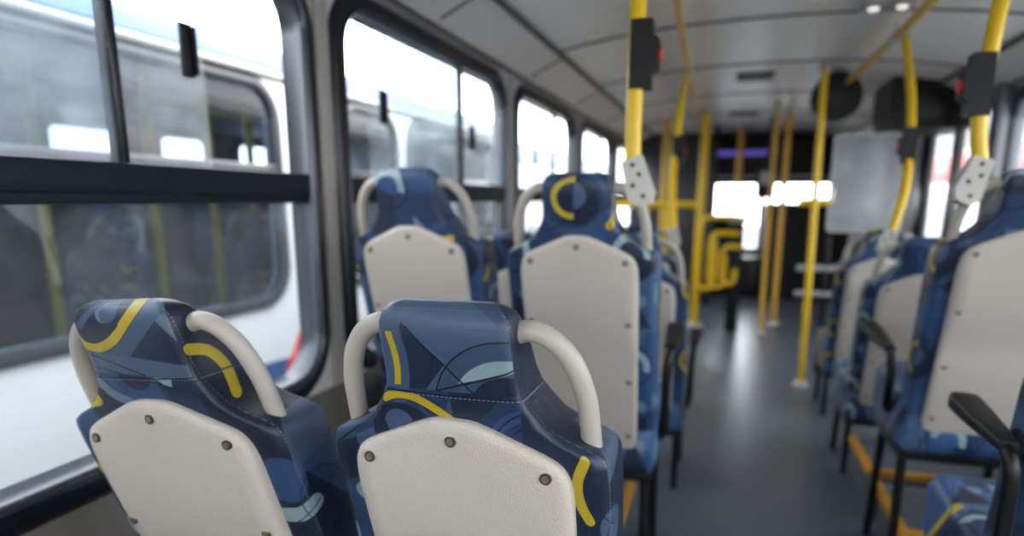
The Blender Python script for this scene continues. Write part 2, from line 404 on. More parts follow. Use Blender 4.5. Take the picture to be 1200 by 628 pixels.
WIN_L = [(-1.70, -0.16), (0.06, 1.625), (1.815, 3.35), (3.55, 5.00), (5.25, 6.75), (6.97, 8.5)]
WZ0, WZ1, WR = 0.70, 1.765, 0.13
def side_wall(name, x0, x1, wins, y0, y1, z0, z1, m, wr=WR, zz=None):
    outer = [(y0, z0), (y1, z0), (y1, z1), (y0, z1)]
    holes = [rrect(a - 0.02, b + 0.02, (zz[i][0] if zz else WZ0) - 0.02, (zz[i][1] if zz else WZ1) + 0.02, wr + 0.02)[::-1] for i, (a, b) in enumerate(wins)]
    o = MB().holed(outer, holes, lambda a, b: (x0, a, b), lambda a, b: (x1, a, b)).build(name, m, smooth=False)
    o['kind'] = 'structure'; return o
side_wall('wall_left', XL, XL - 0.07, WIN_L, Y0, Y1, 0.0, ZTOP, WALLM)

def win_frame(mb, x_in, a, b, z0, z1, r, sgn, w=0.058, depth=0.045):
    """rounded rubber frame around an opening: a swept rounded profile"""
    rings = []
    prof = [(-0.004, -0.055), (-0.006, 0.004), (0.006, 0.016), (0.022, 0.020), (0.040, 0.016), (w, 0.006), (w + 0.004, -0.002), (w + 0.004, -0.055)]
    n = None; loops = []
    for (d, h) in prof:
        # d > 0 grows outwards from the opening's edge, h > 0 stands into the bus
        L = rrect(a - d + 0.0, b + d, z0 - d, z1 + d, max(r + d, 0.01), 10)
        loops.append([(x_in + sgn * h, p[0], p[1]) for p in L])
    loops.append(loops[0])
    mb.loft(loops, caps=False)

def make_window(n, a, b, x, sgn, panes, divider, handles, z0=WZ0, z1=WZ1, rail=(1.193, 1.272), low=GL_LOW):
    f = MB(); win_frame(f, x, a, b, z0, z1, WR, sgn)
    o = f.build('window_%d' % n, RUBBER, angle=60); o['kind'] = 'structure'
    lp = MB(); LL = []
    for (d, h) in ((-0.008, -0.055), (-0.010, 0.010), (-0.006, 0.018), (0.000, 0.024), (0.008, 0.023), (0.011, 0.014), (0.011, -0.055)):
        LL.append([(x + sgn * h, p[0], p[1]) for p in rrect(a - d, b + d, z0 - d, z1 + d, WR + d, 10)])
    lp.loft(LL, caps=False).build('inner_lip', LIPM, o, angle=60)
    xo = x - sgn * 0.02
    MB().box(xo - 0.003, xo + 0.003, a, b, z0, rail[0] + 0.01).build('lower_pane', low, o, smooth=False)
    r = MB()
    r.box(x - 0.045, x + 0.012 if sgn > 0 else x + 0.045, a - 0.01, b + 0.01, rail[0] + 0.020, rail[1], 0.006)
    r.box(x - 0.04, x + 0.002, a - 0.01, b + 0.01, rail[0], rail[0] + 0.03, 0.004)
    r.build('middle_rail', RAILM, o, angle=30)
    for (p0, p1, dx, m) in panes:
        MB().box(x - sgn * dx - 0.0025, x - sgn * dx + 0.0025, p0, p1, rail[1], z1 - 0.005).build('sliding_pane', m, o, smooth=False)
    for d in divider:
        MB().box(x - 0.035, x - 0.003, d - 0.010, d + 0.010, rail[1] - 0.005, z1 + 0.005, 0.004).build('divider_bar', RUBBER, o, angle=30)
    for (hy, hz, hd) in handles:
        h = MB()
        h.box(x - sgn * hd + sgn * 0.002 if sgn > 0 else x, x - sgn * hd + sgn * 0.012, hy - 0.016, hy + 0.016, hz - 0.055, hz + 0.055, 0.003)
        h.box(x - sgn * hd, x - sgn * hd + sgn * 0.022, hy + 0.010, hy + 0.018, hz - 0.05, hz + 0.05, 0.003)
        h.build('pull_handle', BLACKP, o, angle=30)
    return o

def zz(yy, pix): return yy
make_window(1, *WIN_L[0], XL, 1, [(-1.7, -0.66, 0.03, GL_DUST), (-0.8, -0.15, 0.012, GL_MED)], [-0.72], [])
make_window(2, *WIN_L[1], XL, 1, [(0.06, 1.02, 0.03, GL_DUST), (0.52, 1.275, 0.014, GL_MED)], [1.036], [(1.224, 1.515, 0.014)])
make_window(3, *WIN_L[2], XL, 1, [(2.03, 2.79, 0.03, GL_MED), (2.18, 3.34, 0.014, GL_MED)], [2.795], [(2.111, 1.512, 0.03), (2.90, 1.48, 0.014)])
make_window(4, *WIN_L[3], XL, 1, [(3.55, 4.44, 0.03, GL_MED)], [4.457], [(3.95, 1.46, 0.014)])
make_window(5, *WIN_L[4], XL, 1, [(5.25, 6.15, 0.03, GL_MED)], [6.16], [])
make_window(6, *WIN_L[5], XL, 1, [(6.97, 7.9, 0.03, GL_MED)], [7.9], [])

PILM = mat('pillar_cover', lin(146, 143, 139), 0.5, noise=0.06, nscale=5, bump=0.25, bscale=300)
LOWM = mat('lower_wall_lining', lin(84, 80, 76), 0.5, noise=0.12, nscale=25, bump=0.3, bscale=200)
o = MB().box(XL - 0.002, XL + 0.012, Y0, Y1, 0.0, WZ0 - 0.058, 0.004).build('trim_11', LOWM, angle=30); o['kind'] = 'structure'
o = MB().box(XR - 0.012, XR + 0.002, Y0, 4.70, 0.0, WZ0 - 0.058, 0.004).build('trim_12', LOWM, angle=30); o['kind'] = 'structure'
# pillar covers between the windows
for i in range(5):
    a = WIN_L[i][1] + 0.062; b = WIN_L[i + 1][0] - 0.062
    t = MB().box(XL - 0.002, XL + 0.010, a, b, WZ0 - 0.058, ZTOP, 0.004).build('trim_%d' % (i + 1), PILM, angle=30); t['kind'] = 'structure'

# right wall with its windows and the door bay
WIN_R = [(-1.5, 0.5), (0.75, 2.4), (2.62, 4.55)]
outer = [(Y0, 0), (4.72, 0), (4.72, ZTOP), (Y0, ZTOP)]
o = MB().holed(outer, [rrect(a - 0.02, b + 0.02, WZ0 - 0.02, WZ1 + 0.02, WR + 0.02)[::-1] for a, b in WIN_R], lambda a, b: (XR, a, b), lambda a, b: (XR + 0.07, a, b)).build('wall_right', WALLM, smooth=False)
o['kind'] = 'structure'
for i, (a, b) in enumerate(WIN_R):
    make_window(7 + i, a, b, XR, -1, [(a, (a + b) / 2, 0.03, GL_MED), ((a + b) / 2, b, 0.012, GL_MED)], [(a + b) / 2], [])
o = MB().box(XR, XR + 0.07, 6.35, Y1, 0, ZTOP).build('wall_right_front', WALLM, smooth=False); o['kind'] = 'structure'
# folding door in its bay
dr = MB(); dr.box(XR - 0.02, XR + 0.05, 4.72, 4.86, 0, 1.95, 0.01); dr.box(XR - 0.02, XR + 0.05, 6.2, 6.35, 0, 1.95, 0.01); dr.box(XR - 0.02, XR + 0.05, 4.72, 6.35, 1.84, 1.97, 0.01)
d = dr.build('door_1', RUBBER, angle=30); d['kind'] = 'structure'
for (a, b) in ((4.88, 5.50), (5.56, 6.18)):
    MB().holed([(a, 0.02), (b, 0.02), (b, 1.83), (a, 1.83)], [rrect(a + 0.05, b - 0.05, 0.12, 1.76, 0.05)[::-1]], lambda p, q: (XR, p, q), lambda p, q: (XR + 0.035, p, q)).build('leaf_frame', RUBBER, d, smooth=False)
    MB().box(XR + 0.012, XR + 0.018, a + 0.04, b - 0.04, 0.11, 1.77).build('leaf_pane', GL_LOW, d, smooth=False)
o = MB().box(XR - 0.075, XR - 0.005, 4.55, 4.70, 0.0, 1.86, 0.02).build('trim_6', mat('door_pillar', lin(112, 113, 116), 0.5), angle=30); o['kind'] = 'structure'

# rear end of the bus, behind the lens
o = MB().holed([(XL - 0.07, 0), (XR + 0.07, 0), (XR + 0.07, 2.02), (XL - 0.07, 2.02)], [rrect(-0.55, 0.95, 1.0, 1.6, 0.1)[::-1]], lambda a, b: (a, Y0, b), lambda a, b: (a, Y0 - 0.06, b)).build('wall_rear', WALLM, smooth=False); o['kind'] = 'structure'
# cove panels and ceiling
def extr_profile(name, pts, m, thick=0.02, y0=Y0, y1=Y1):
    ring = list(pts) + [(p[0] + 0.0, p[1] + thick) for p in reversed(pts)]
    mb = MB().prism(ring, lambda a, b: (a, y0, b), lambda a, b: (a, y1, b))
    o = mb.build(name, m, angle=20); o['kind'] = 'structure'; return o
LC = [(XL - 0.07, 1.82), (XL + 0.035, 1.83), (XL + 0.075, 1.855), (-0.87, 1.935)]
RC = [(2 * XC - p[0], p[1]) for p in LC]
extr_profile('trim_7', LC, COVEM); extr_profile('trim_8', RC, COVEM)
CP = [(-0.90, 1.935)] + [(-0.86 + (1.24 + 0.86) * k / 16, 1.950 + 0.085 * (1 - abs(-1 + 2 * k / 16) ** 2.6)) for k in range(17)] + [(1.28, 1.935)]
extr_profile('ceiling', CP, CEILM)
# strips: cove to ceiling joint, seams across the ceiling, seams across the cove
j = MB().tube([(-0.87, Y0, 1.938), (-0.87, Y1, 1.938)], 0.014, 8); j.tube([(1.25, Y0, 1.938), (1.25, Y1, 1.938)], 0.014, 8)
j.tube([(XL + 0.045, Y0, 1.836), (XL + 0.045, Y1, 1.836)], 0.008, 8); j.tube([(XR - 0.045, Y0, 1.836), (XR - 0.045, Y1, 1.836)], 0.008, 8)
o = j.build('trim_9', SEAMM); o['kind'] = 'structure'
s_ = MB()
for yy in (1.1, 2.3, 3.5, 4.6, 5.8, 7.0, 8.2):
    s_.tube([(p[0], yy, p[1] - 0.001) for p in CP[1:-1]], 0.008, 6)
    s_.tube([(LC[2][0], yy + 0.1, LC[2][1]), (LC[3][0], yy + 0.1, LC[3][1])], 0.006, 6); s_.tube([(RC[2][0], yy + 0.1, RC[2][1]), (RC[3][0], yy + 0.1, RC[3][1])], 0.006, 6)
o = s_.build('trim_10', SEAMM); o['kind'] = 'structure'

# front: bulkhead with the windscreen
o = MB().holed([(XL - 0.07, 0), (XR + 0.07, 0), (XR + 0.07, 2.1), (XL - 0.07, 2.1)], [rrect(-0.95, 1.30, 0.55, 1.44, 0.1)[::-1]], lambda a, b: (a, Y1, b), lambda a, b: (a, Y1 + 0.08, b)).build('wall_front', BLACKP, smooth=False); o['kind'] = 'structure'
w = MB().holed(rrect(-0.95, 1.30, 0.55, 1.44, 0.1), [rrect(-0.92, 1.27, 0.58, 1.41, 0.08)[::-1]], lambda a, b: (a, Y1 - 0.02, b), lambda a, b: (a, Y1 + 0.06, b)).build('window_10', RUBBER, smooth=False); w['kind'] = 'structure'
MB().box(-0.93, 1.28, Y1 + 0.03, Y1 + 0.036, 0.57, 1.42).build('windscreen_pane', GL_LOW, w, smooth=False)
MB().box(0.40, 0.46, Y1 + 0.0, Y1 + 0.05, 0.57, 1.42, 0.008).build('centre_post', RUBBER, w, angle=30)

# ------------------------------------------------------------------ seats
W_TAB = [(0.32, .176), (0.35, .186), (0.40, .190), (0.60, .192), (0.80, .192), (0.85, .192), (0.879, .190), (0.892, .185), (0.902, .169), (0.913, .143), (0.928, .118), (0.952, .099), (0.970, .089), (0.99, .085), (1.02, .084), (1.055, .083), (1.070, .079), (1.078, .071), (1.082, .058)]
D_TAB = [(0.32, .08), (0.60, .105), (0.80, .130), (0.88, .130), (0.93, .122), (0.97, .112), (1.03, .088), (1.06, .068), (1.074, .046), (1.082, .016)]
O_TAB = [(0.32, 0.0), (1.045, 0.0), (1.062, .004), (1.074, .012), (1.082, .026)]
def rec(z): return (0.9 - z) * TAN
def bulge(x, z): return 0.010 * math.exp(-((z - 0.76) / 0.12) ** 2) - 0.004 * math.exp(-((z - 0.60) / 0.05) ** 2)
def mesh_backrest():
    zs = []
    for (a, _), (b, _) in zip(W_TAB, W_TAB[1:]):
        n = max(1, int((b - a) / 0.012)) if b > 0.88 else max(1, int((b - a) / 0.04))
        zs += [a + (b - a) * k / n for k in range(n)]
    zs.append(W_TAB[-1][0]); rings = []
    for z in zs:
        w = interp(W_TAB, z); d = interp(D_TAB, z); o = interp(O_TAB, z); y0 = rec(z) + o
        r = min(0.013 + 0.012 * max(0, min(1, (0.95 - z) / 0.05)), w * 0.4, d * 0.45)
        rings.append([(p[0], p[1], z) for p in rrect(-w, w, y0, y0 + d, r, 5)])
    return MB().loft(rings)
PANEL_OUT = []
def panel_outline():
    key = [(0.0, 0.936), (0.022, 0.935), (0.042, 0.929), (0.085, 0.910), (0.116, 0.896), (0.134, 0.884), (0.144, 0.866), (0.148, 0.838), (0.148, 0.78), (0.146, 0.60), (0.143, 0.38), (0.138, 0.34), (0.115, 0.325), (0.0, 0.323)]
    R = smooth_path([(x, z, 0) for x, z in key], 5)
    pts = [(p.x, p.y) for p in R]
    return pts + [(-p[0], p[1]) for p in reversed(pts[1:-1])]
def mesh_panel():
    out = panel_outline(); cx, cz = 0.0, 0.63; rings = []
    for s, t in ((1.0, -0.003), (1.0, 0.006), (0.992, 0.011), (0.975, 0.0145), (0.95, 0.0155), (0.88, 0.016), (0.78, 0.016), (0.66, 0.016), (0.52, 0.016), (0.36, 0.016), (0.2, 0.016), (0.06, 0.016)):
        R = []
        for x, z in out:
            px, pz = cx + (x - cx) * s, cz + (z - cz) * s
            b = bulge(px, pz) * (min(1, (1 - s) / 0.1) if s < 1 else 0)
            R.append((px, rec(pz) - t - b, pz))
        rings.append(R)
    return MB().loft(rings)
def mesh_screw(x, z, rr=0.0062):
    y = rec(z) - 0.0165 - bulge(x, z) * 0.9; m = MB()
    m.tube([(x, y - 0.0015, z - 0.0004), (x, y + 0.004, z)], rr, 16); return m
def mesh_handle(s):
    def P(x, z, dy=0.0): return (s * x, rec(z) + 0.045 + dy, z)
    pts = smooth_path([P(0.066, 1.038), P(0.094, 1.048), P(0.121, 1.038), P(0.144, 1.010), P(0.157, 0.970), P(0.161, 0.935), P(0.163, 0.885), P(0.163, 0.865)], 5)
    return MB().tube(pts, 0.0130, 16)
def mesh_cushion():
    rings = []
    for y, z0, z1, w, r in ((0.155, .285, .40, .182, .02), (0.17, .265, .43, .190, .025), (0.25, .26, .445, .193, .03), (0.42, .26, .450, .194, .03), (0.52, .265, .462, .194, .035), (0.565, .275, .460, .192, .04), (0.585, .295, .44, .185, .035), (0.59, .315, .42, .17, .015)):
        rings.append([(p[0], y, p[1]) for p in rrect(-w, w, z0, z1, r, 5)])
    return MB().loft(rings)

def make_seat(name, label, fab, group=None):
    t = thing(name, label, 'bus seat', group=group)
    b = mesh_backrest().build('backrest', fab, t, angle=50)
    b['pattern_shift'] = 0.0
    p = mesh_panel().build('back_panel', PANEL, t, angle=50)
    for x, z in ((0, 0.908), (-0.118, 0.871), (0.118, 0.871), (-0.125, 0.715), (0.125, 0.715), (-0.124, 0.55), (0.124, 0.55), (-0.122, 0.385), (0.122, 0.385)):
        so = MB(); y = rec(z) - 0.0162 - bulge(x, z)
        so.tube([(x, y - 0.0006, z), (x, y + 0.004, z)], 0.0075, 16)
        k = so.build('screw_hole', SCREWD, p)
        m2 = MB(); m2.tube([(x, y - 0.0022, z), (x, y + 0.003, z)], 0.0045, 12); m2.build('screw', SCREW, p)
    for s in (-1, 1): mesh_handle(s).build('handle', HANDLE, t)
    c = mesh_cushion().build('cushion', FB_CUSH, t, angle=50); c['pattern_shift'] = 0.0
    f = MB(); f.box(-0.185, 0.185, 0.18, 0.55, 0.235, 0.268, 0.006); f.box(-0.15, -0.12, 0.20, 0.23, 0.25, 0.44, 0.004); f.box(0.12, 0.15, 0.20, 0.23, 0.25, 0.44, 0.004)
    f.build('frame', BLACKM, t, angle=30)
    for s in (-1, 1):
        for yy in (0.22, 0.48):
            MB().tube([(s * 0.165, yy, 0.245), (s * 0.168, yy + (0.03 if yy > .3 else -0.03), 0.004)], 0.014, 10).build('leg', BLACKM, t)
    return t

def add_armrest(t, side, x, y0, y1, z, drop):
    """black armrest: padded arm over a bent bar"""
    pts = smooth_path([(x, y0 + 0.02, z - 0.005), (x, y0 - 0.015, z - 0.02), (x - 0.004 * side, y0 - 0.02, z - 0.09), (x - 0.006 * side, y0 + 0.0, z - drop + 0.06), (x - 0.02 * side, y0 + 0.05, z - drop), (x - 0.05 * side, y0 + 0.10, z - drop - 0.02)], 5)
    a = MB().tube(pts, 0.0135, 10).build('armrest', BLACKM, t)
    rings = []
    n = 10
    for k in range(n + 1):
        q = k / n; y = y0 + (y1 - y0) * q
        w = 0.015 + 0.014 * math.sin(PI * min(1, q * 1.25) * 0.5) - (0.010 if q > .97 else 0); h = 0.011 + 0.008 * q - (0.006 if q > .97 else 0)
        zz_ = z + 0.012 * q
        rings.append([(x + p[0], y, zz_ + p[1]) for p in rrect(-w, w, -h, h, min(w, h) * 0.6, 4)])
    MB().loft(rings).build('arm_pad', BLACKP, a, angle=50)
    return a

GP = 'blue patterned passenger seats along the bus'
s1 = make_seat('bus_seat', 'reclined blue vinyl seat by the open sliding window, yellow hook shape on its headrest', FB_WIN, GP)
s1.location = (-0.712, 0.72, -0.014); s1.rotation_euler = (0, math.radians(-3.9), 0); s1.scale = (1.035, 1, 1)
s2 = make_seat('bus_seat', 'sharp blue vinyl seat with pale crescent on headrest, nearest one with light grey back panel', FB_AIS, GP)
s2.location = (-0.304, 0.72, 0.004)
proto = make_seat('bus_seat', '', FB_GEN, GP)
first = [True]
def place(x, y, z, label, shift, sz=1.0, rz=0.0):
    t = proto if first[0] else copy_tree(proto)
    first[0] = False
    t.location = (x, y, z); t['label'] = label; t.scale = (1, 1, sz); t.rotation_euler = (0, 0, rz)
    for ch in t.children:
        if 'pattern_shift' in ch.keys(): ch['pattern_shift'] = shift
    return t
L2 = place(-0.790, 1.59, 0.200, 'blue seat with pale grey back beside the second window, ahead of the hook patterned seat', 1.58)
R2s = place(-0.342, 1.59, 0.182, 'blue seat left of the aisle with a thick yellow pole clamped to its handle', 3.54)
L3 = place(-0.790, 2.50, 0.0, 'blue seat by the third window, half hidden behind the raised pair of seats', 1.37)
R3s = place(-0.311, 2.50, 0.0, 'blue aisle seat half hidden behind the left seat with the thick pole', 2.11)
R4s = place(-0.405, 3.42, 0.0, 'blue aisle seat further up on the left, with curved yellow pole rising from its handle', 2.71)
A1 = place(0.728, 1.97, 0.195, 'large blue seat with grey back on right of aisle, thick yellow pole on its handle', 3.27)
A1w = place(1.195, 1.97, 0.195, 'blue seat against the right wall, next to the one with thick yellow pole', 3.91)
A2 = place(0.740, 2.90, 0.0, 'blue right side seat with grey bracket and bent yellow pole on its handle', 4.43, 0.985)
A2w = place(1.200, 2.90, 0.0, 'blue seat at the right wall, beside the seat with the bent pole', 5.07, 0.985)
A3 = place(0.760, 3.75, 0.0, 'small far blue seat on the right, beside the tall yellow floor pole', 5.59, 0.98)
A3w = place(1.220, 3.75, 0.0, 'far blue seat by the right wall under the clear partition panel', 6.13, 0.98)
A0 = place(0.725, 1.25, 0.065, 'blue seat at lower right corner, only its cushion and black armrest showing', 6.71)
def own(t):   # a seat with an armrest of its own
    return t
add_armrest(R2s, 1, 0.215, 0.24, 0.50, 0.62, 0.28)
add_armrest(R3s, 1, 0.215, 0.24, 0.50, 0.62, 0.28)
add_armrest(A1, -1, -0.220, 0.27, 0.68, 0.555, 0.20)
add_armrest(A0, -1, -0.225, 0.06, 0.33, 0.71, 0.40)

# ------------------------------------------------------------------ raised steps with yellow edging
def step(label, x0, x1, y0, y1, z, side, group=None):
    t = thing('seat_step', label, 'step', ((x0 + x1) / 2, (y0 + y1) / 2, 0), 0, group)
    dx, dy = (x1 - x0) / 2, (y1 - y0) / 2
    MB().box(-dx, dx, -dy, dy, 0.0, z, 0.012).build('step_body', STEPM, t, angle=30)
    e = MB()
    xe = dx if side > 0 else -dx
    e.box(xe - 0.028, xe + 0.004, -dy - 0.004, dy + 0.004, z - 0.026, z + 0.005, 0.006)
    e.box(-dx, dx, -dy - 0.004, -dy + 0.026, z - 0.026, z + 0.005, 0.006)
    e.build('edge_trim', EDGEY, t, angle=30)
    return t
step('grey step with yellow edging under the raised left pair of seats', XL + 0.012, -0.26, 1.60, 2.30, 0.18, 1)
STG = 'yellow edged steps under the right seats'
step('yellow edged step between the first two right hand seats, furthest forward of the three', 0.60, XR - 0.012, 2.66, 3.06, 0.19, -1, STG)
step('middle one of three yellow edged steps under the large right seat', 0.60, XR - 0.012, 2.16, 2.56, 0.19, -1, STG)
step('nearest of three yellow edged steps on the right, behind the corner cushion', 0.60, XR - 0.012, 1.90, 2.10, 0.19, -1, STG)
def long_legs(t, side, drop):
    for ch in t.children:
        if ch.name.startswith('leg'):
            xs = sum(v.co.x for v in ch.data.vertices) / len(ch.data.vertices); ys = sum(v.co.y for v in ch.data.vertices) / len(ch.data.vertices)
            if xs * side > 0:
                yy = 0.22 if ys < 0.3 else 0.48
                m = MB().tube([(side * 0.165, yy, 0.245), (side * 0.168, yy + (0.05 if yy > .3 else -0.03), 0.004 - drop)], 0.014, 10).build('tmp', BLACKM)
                ch.data = m.data; bpy.data.objects.remove(m)
long_legs(R2s, 1, 0.182); long_legs(A1, -1, 0.195)

# ------------------------------------------------------------------ poles and rails
def stop_button(parent, p, side, axis_up=(0, 0, 1), L=0.145):
    x, y, z = p
    h = MB()
    prof = [(-0.018, -L / 2), (0.030, -L / 2), (0.030, -L / 2 + 0.03), (0.046, -L * 0.2), (0.046, L * 0.2), (0.030, L / 2 - 0.03), (0.030, L / 2), (-0.018, L / 2)]
    h.prism([(side * a, b) for a, b in prof], lambda a, b: (x + a, y - 0.026, z + b), lambda a, b: (x + a, y + 0.026, z + b))
    o = h.build('stop_button', BLACKP, parent, angle=30)
    MB().tube([(x + side * 0.044, y, z - 0.0), (x + side * 0.051, y, z)], 0.016, 16).build('button', REDB, o)
    return o
def bracket(parent, p, q, m=BRKT):
    """cast clamp plates joining pole end q to seat handle p"""
    P, Q = Vector(p), Vector(q); d = (Q - P); L = d.length; d.normalize()
    side = Vector((1, 0, 0)); side = (side - d * side.dot(d)).normalized(); nrm = d.cross(side)
    b = MB()
    poly_ = [(-0.022, -0.012), (0.016, -0.018), (0.030, 0.005), (0.026, L * 0.6), (0.024, L + 0.008), (-0.024, L + 0.008), (-0.028, L * 0.55), (-0.034, L * 0.2)]
    b.prism(poly_, lambda a, c: tuple(P + side * a + d * c - nrm * 0.024), lambda a, c: tuple(P + side * a + d * c + nrm * 0.024))
    o = b.build('bracket', m, parent, angle=30)
    for a, c in ((0, L - 0.008), (0.008, L * 0.62), (-0.012, L * 0.4), (0.004, L * 0.05)):
        cc = P + side * a + d * c
        MB().tube([tuple(cc - nrm * 0.026), tuple(cc + nrm * 0.026)], 0.0055, 10).build('bolt', SCREWD, o)
    return o
def seat_pole(label, hand, pts, btn, bside, r=0.0165, cap=True):
    t = thing('grab_pole', label, 'grab pole', hand, 0, 'yellow poles clamped to seat handles')
    rel = lambda p: (p[0] - hand[0], p[1] - hand[1], p[2] - hand[2])
    P = smooth_path([rel(p) for p in pts], 8)
    MB().tube(P, r, 16).build('pole_tube', YELM, t)
    bracket(t, (0, 0, 0), rel(pts[0]))
    if btn: stop_button(t, rel(btn), bside)
    if cap:
        e = P[-1]; e0 = P[-3]
        d = (Vector(e) - Vector(e0)).normalized()
        MB().tube([tuple(Vector(e) - d * 0.05), tuple(Vector(e) + d * 0.0), ], r + 0.005, 14).build('rail_clamp', BRKT, t)
    return t
ZR = 1.955
seat_pole('thick yellow pole with black stop button left of the aisle, clamped to the raised seat', (-0.190, 1.60, 1.205), [(-0.217, 1.60, 1.288), (-0.219, 1.60, 1.38), (-0.219, 1.605, 1.55), (-0.221, 1.62, 1.75), (-0.221, 1.64, ZR)], (-0.212, 1.60, 1.52), 1, 0.0188)
seat_pole('bent yellow pole rising from the further aisle seat on the left side', (-0.243, 3.44, 0.99), [(-0.255, 3.46, 1.05), (-0.278, 3.55, 1.33), (-0.270, 3.80, 1.72), (-0.275, 4.30, ZR)], (-0.270, 3.60, 1.45), 1, 0.021)
seat_pole('thick yellow pole at right of picture clamped to the large right seat', (0.566, 1.96, 1.205), [(0.592, 1.97, 1.293), (0.578, 1.97, 1.38), (0.578, 1.97, 1.50), (0.592, 1.98, 1.68), (0.625, 2.02, 1.82), (0.68, 2.10, ZR)], (0.572, 1.97, 1.475), -1, 0.0185)
seat_pole('bent yellow pole with black button above second right seat', (0.600, 2.93, 1.01), [(0.622, 2.97, 1.07), (0.662, 3.02, 1.22), (0.703, 3.20, 1.40), (0.728, 3.40, 1.65), (0.725, 3.65, ZR)], (0.700, 3.17, 1.42), -1, 0.018)

def rail(label, pts, r, m, sleeves, hangs, group='handrails under the ceiling'):
    t = thing('ceiling_rail', label, 'handrail', pts[0], 0, group)
    rel = lambda p: tuple(Vector(p) - Vector(pts[0]))
    MB().tube([rel(p) for p in pts], r, 12).build('rail_tube', m, t)
    for y in sleeves:
        k = None
        for a, b in zip(pts, pts[1:]):
            if a[1] <= y <= b[1]:
                q = (y - a[1]) / (b[1] - a[1]); k = Vector(a).lerp(Vector(b), q); d = (Vector(b) - Vector(a)).normalized()
        MB().tube([tuple(k - d * 0.06 - Vector(pts[0])), tuple(k + d * 0.06 - Vector(pts[0]))], r + 0.006, 12).build('joint_sleeve', BRKT, t)
        MB().tube([tuple(k - Vector(pts[0])), tuple(k - Vector(pts[0]) + Vector((0, 0, 0.115)))], 0.009, 8).build('hanger', BRKT, t)
rail('worn yellow handrail running under the ceiling left of the aisle', [(-0.20, 1.2, ZR), (-0.275, 4.3, ZR), (-0.36, 8.6, ZR)], 0.0165, YELW, (2.4, 4.25, 5.6, 7.0), ())
rail('worn yellow handrail running under the ceiling right of the aisle', [(0.67, 1.2, ZR), (0.71, 3.7, ZR), (0.67, 6.2, ZR)], 0.0205, YELW, (2.4, 3.75, 5.6), ())

def upright(label, x, y, z0, z1, r, m=YELM, x1=None, y1=None, foot=True, btn=None):
    t = thing('upright_pole', label, 'pole', (x, y, z0), 0, 'upright poles along the aisle')
    e = ((x1 - x) if x1 is not None else 0, (y1 - y) if y1 is not None else 0, z1 - z0)
    MB().tube([(0, 0, 0), e], r, 14).build('pole_tube', m, t)
    if foot: MB().tube([(0, 0, 0), (0, 0, 0.012), (0, 0, 0.03)], r, 16, rs=[r * 2.4, r * 2.2, r * 1.15]).build('floor_flange', BRKT, t)
    MB().tube([(e[0], e[1], e[2] - 0.03), e], r * 1.5, 14).build('top_flange', BRKT, t)
    if btn: stop_button(t, (0, 0, btn - z0), 1)
    return t
upright('upright yellow pole on left edge of aisle, behind the left seats', -0.25, 6.6, 0.0, 2.02, 0.040, x1=-0.235)
upright('tall yellow floor pole beside the far right seat and clear partition', 0.54, 4.6, 0.0, 2.02, 0.021, x1=0.52, y1=4.72)
upright('thin upright yellow pole in the aisle, left of the tall floor pole', 0.50, 6.9, 0.0, 2.03, 0.026, YELW)
upright('thin yellow pole nearest the windscreen glare, beside the black post', 0.36, 6.4, 0.0, 2.03, 0.020, YELW)
upright('short yellow pole hanging from the ceiling before the black sign box', 0.10, 8.4, 1.42, 2.035, 0.035, YELW, foot=False)
upright('worn yellow upright at the left wall side behind the front guard rail', -0.62, 6.9, 0.0, 2.04, 0.03, YELW)

# front guard rail on the left
g = thing('guard_rail', 'yellow guard rail frame across the left front, beyond the seats', 'guard rail', (-0.75, 6.4, 0))
MB().tube([(-0.34, 0, 1.165), (0.47, 0, 1.165)], 0.030, 12).build('top_bar', YELM, g)
MB().tube(smooth_path([(-0.30, 0, 0.3), (-0.30, 0, 1.2), (-0.24, 0, 1.33), (-0.10, 0, 1.36), (0.0, 0, 1.30), (0.02, 0, 1.16), (0.02, 0, 0.02)], 5), 0.028, 12).build('hoop', YELM, g)
MB().tube([(0.22, 0, 0), (0.22, 0, 1.16)], 0.024, 10).build('post', YELM, g)
MB().box(-0.05, 0.20, -0.02, 0.02, 0.80, 0.96, 0.01).build('sign_plate', YELM, g, angle=30)
# turnstile with nested hoops
t = thing('turnstile', 'yellow turnstile gate of nested tube hoops across the aisle front', 'turnstile', (-0.05, 6.3, 0))
for k, (x0, x1, zt, zb) in enumerate(((-0.17, 0.15, 1.05, 0.40), (-0.075, 0.17, 0.91, 0.42), (0.02, 0.19, 0.79, 0.45))):
    MB().tube(smooth_path([(x1, 0.02 * k, zt), (x0 + 0.07, 0.02 * k, zt), (x0 + 0.02, 0.02 * k, zt - 0.03), (x0, 0.02 * k, zt - 0.09), (x0, 0.02 * k, (zt + zb) / 2), (x0, 0.02 * k, zb + 0.08), (x0 + 0.02, 0.02 * k, zb + 0.02), (x0 + 0.08, 0.02 * k, zb), (x0 + 0.12, 0.02 * k, zb + 0.03), (x0 + 0.13, 0.02 * k, zb + 0.10), (x0 + 0.13, 0.02 * k, zt - 0.2)], 5), 0.024, 10).build('hoop', YELM, t)
MB().box(0.09, 0.21, 0.06, 0.22, 0.0, 1.0, 0.015).build('post', BLACKP, t, angle=30)
MB().box(0.07, 0.23, 0.04, 0.24, 1.0, 1.06, 0.012).build('post_cap', GREYT, t, angle=30)

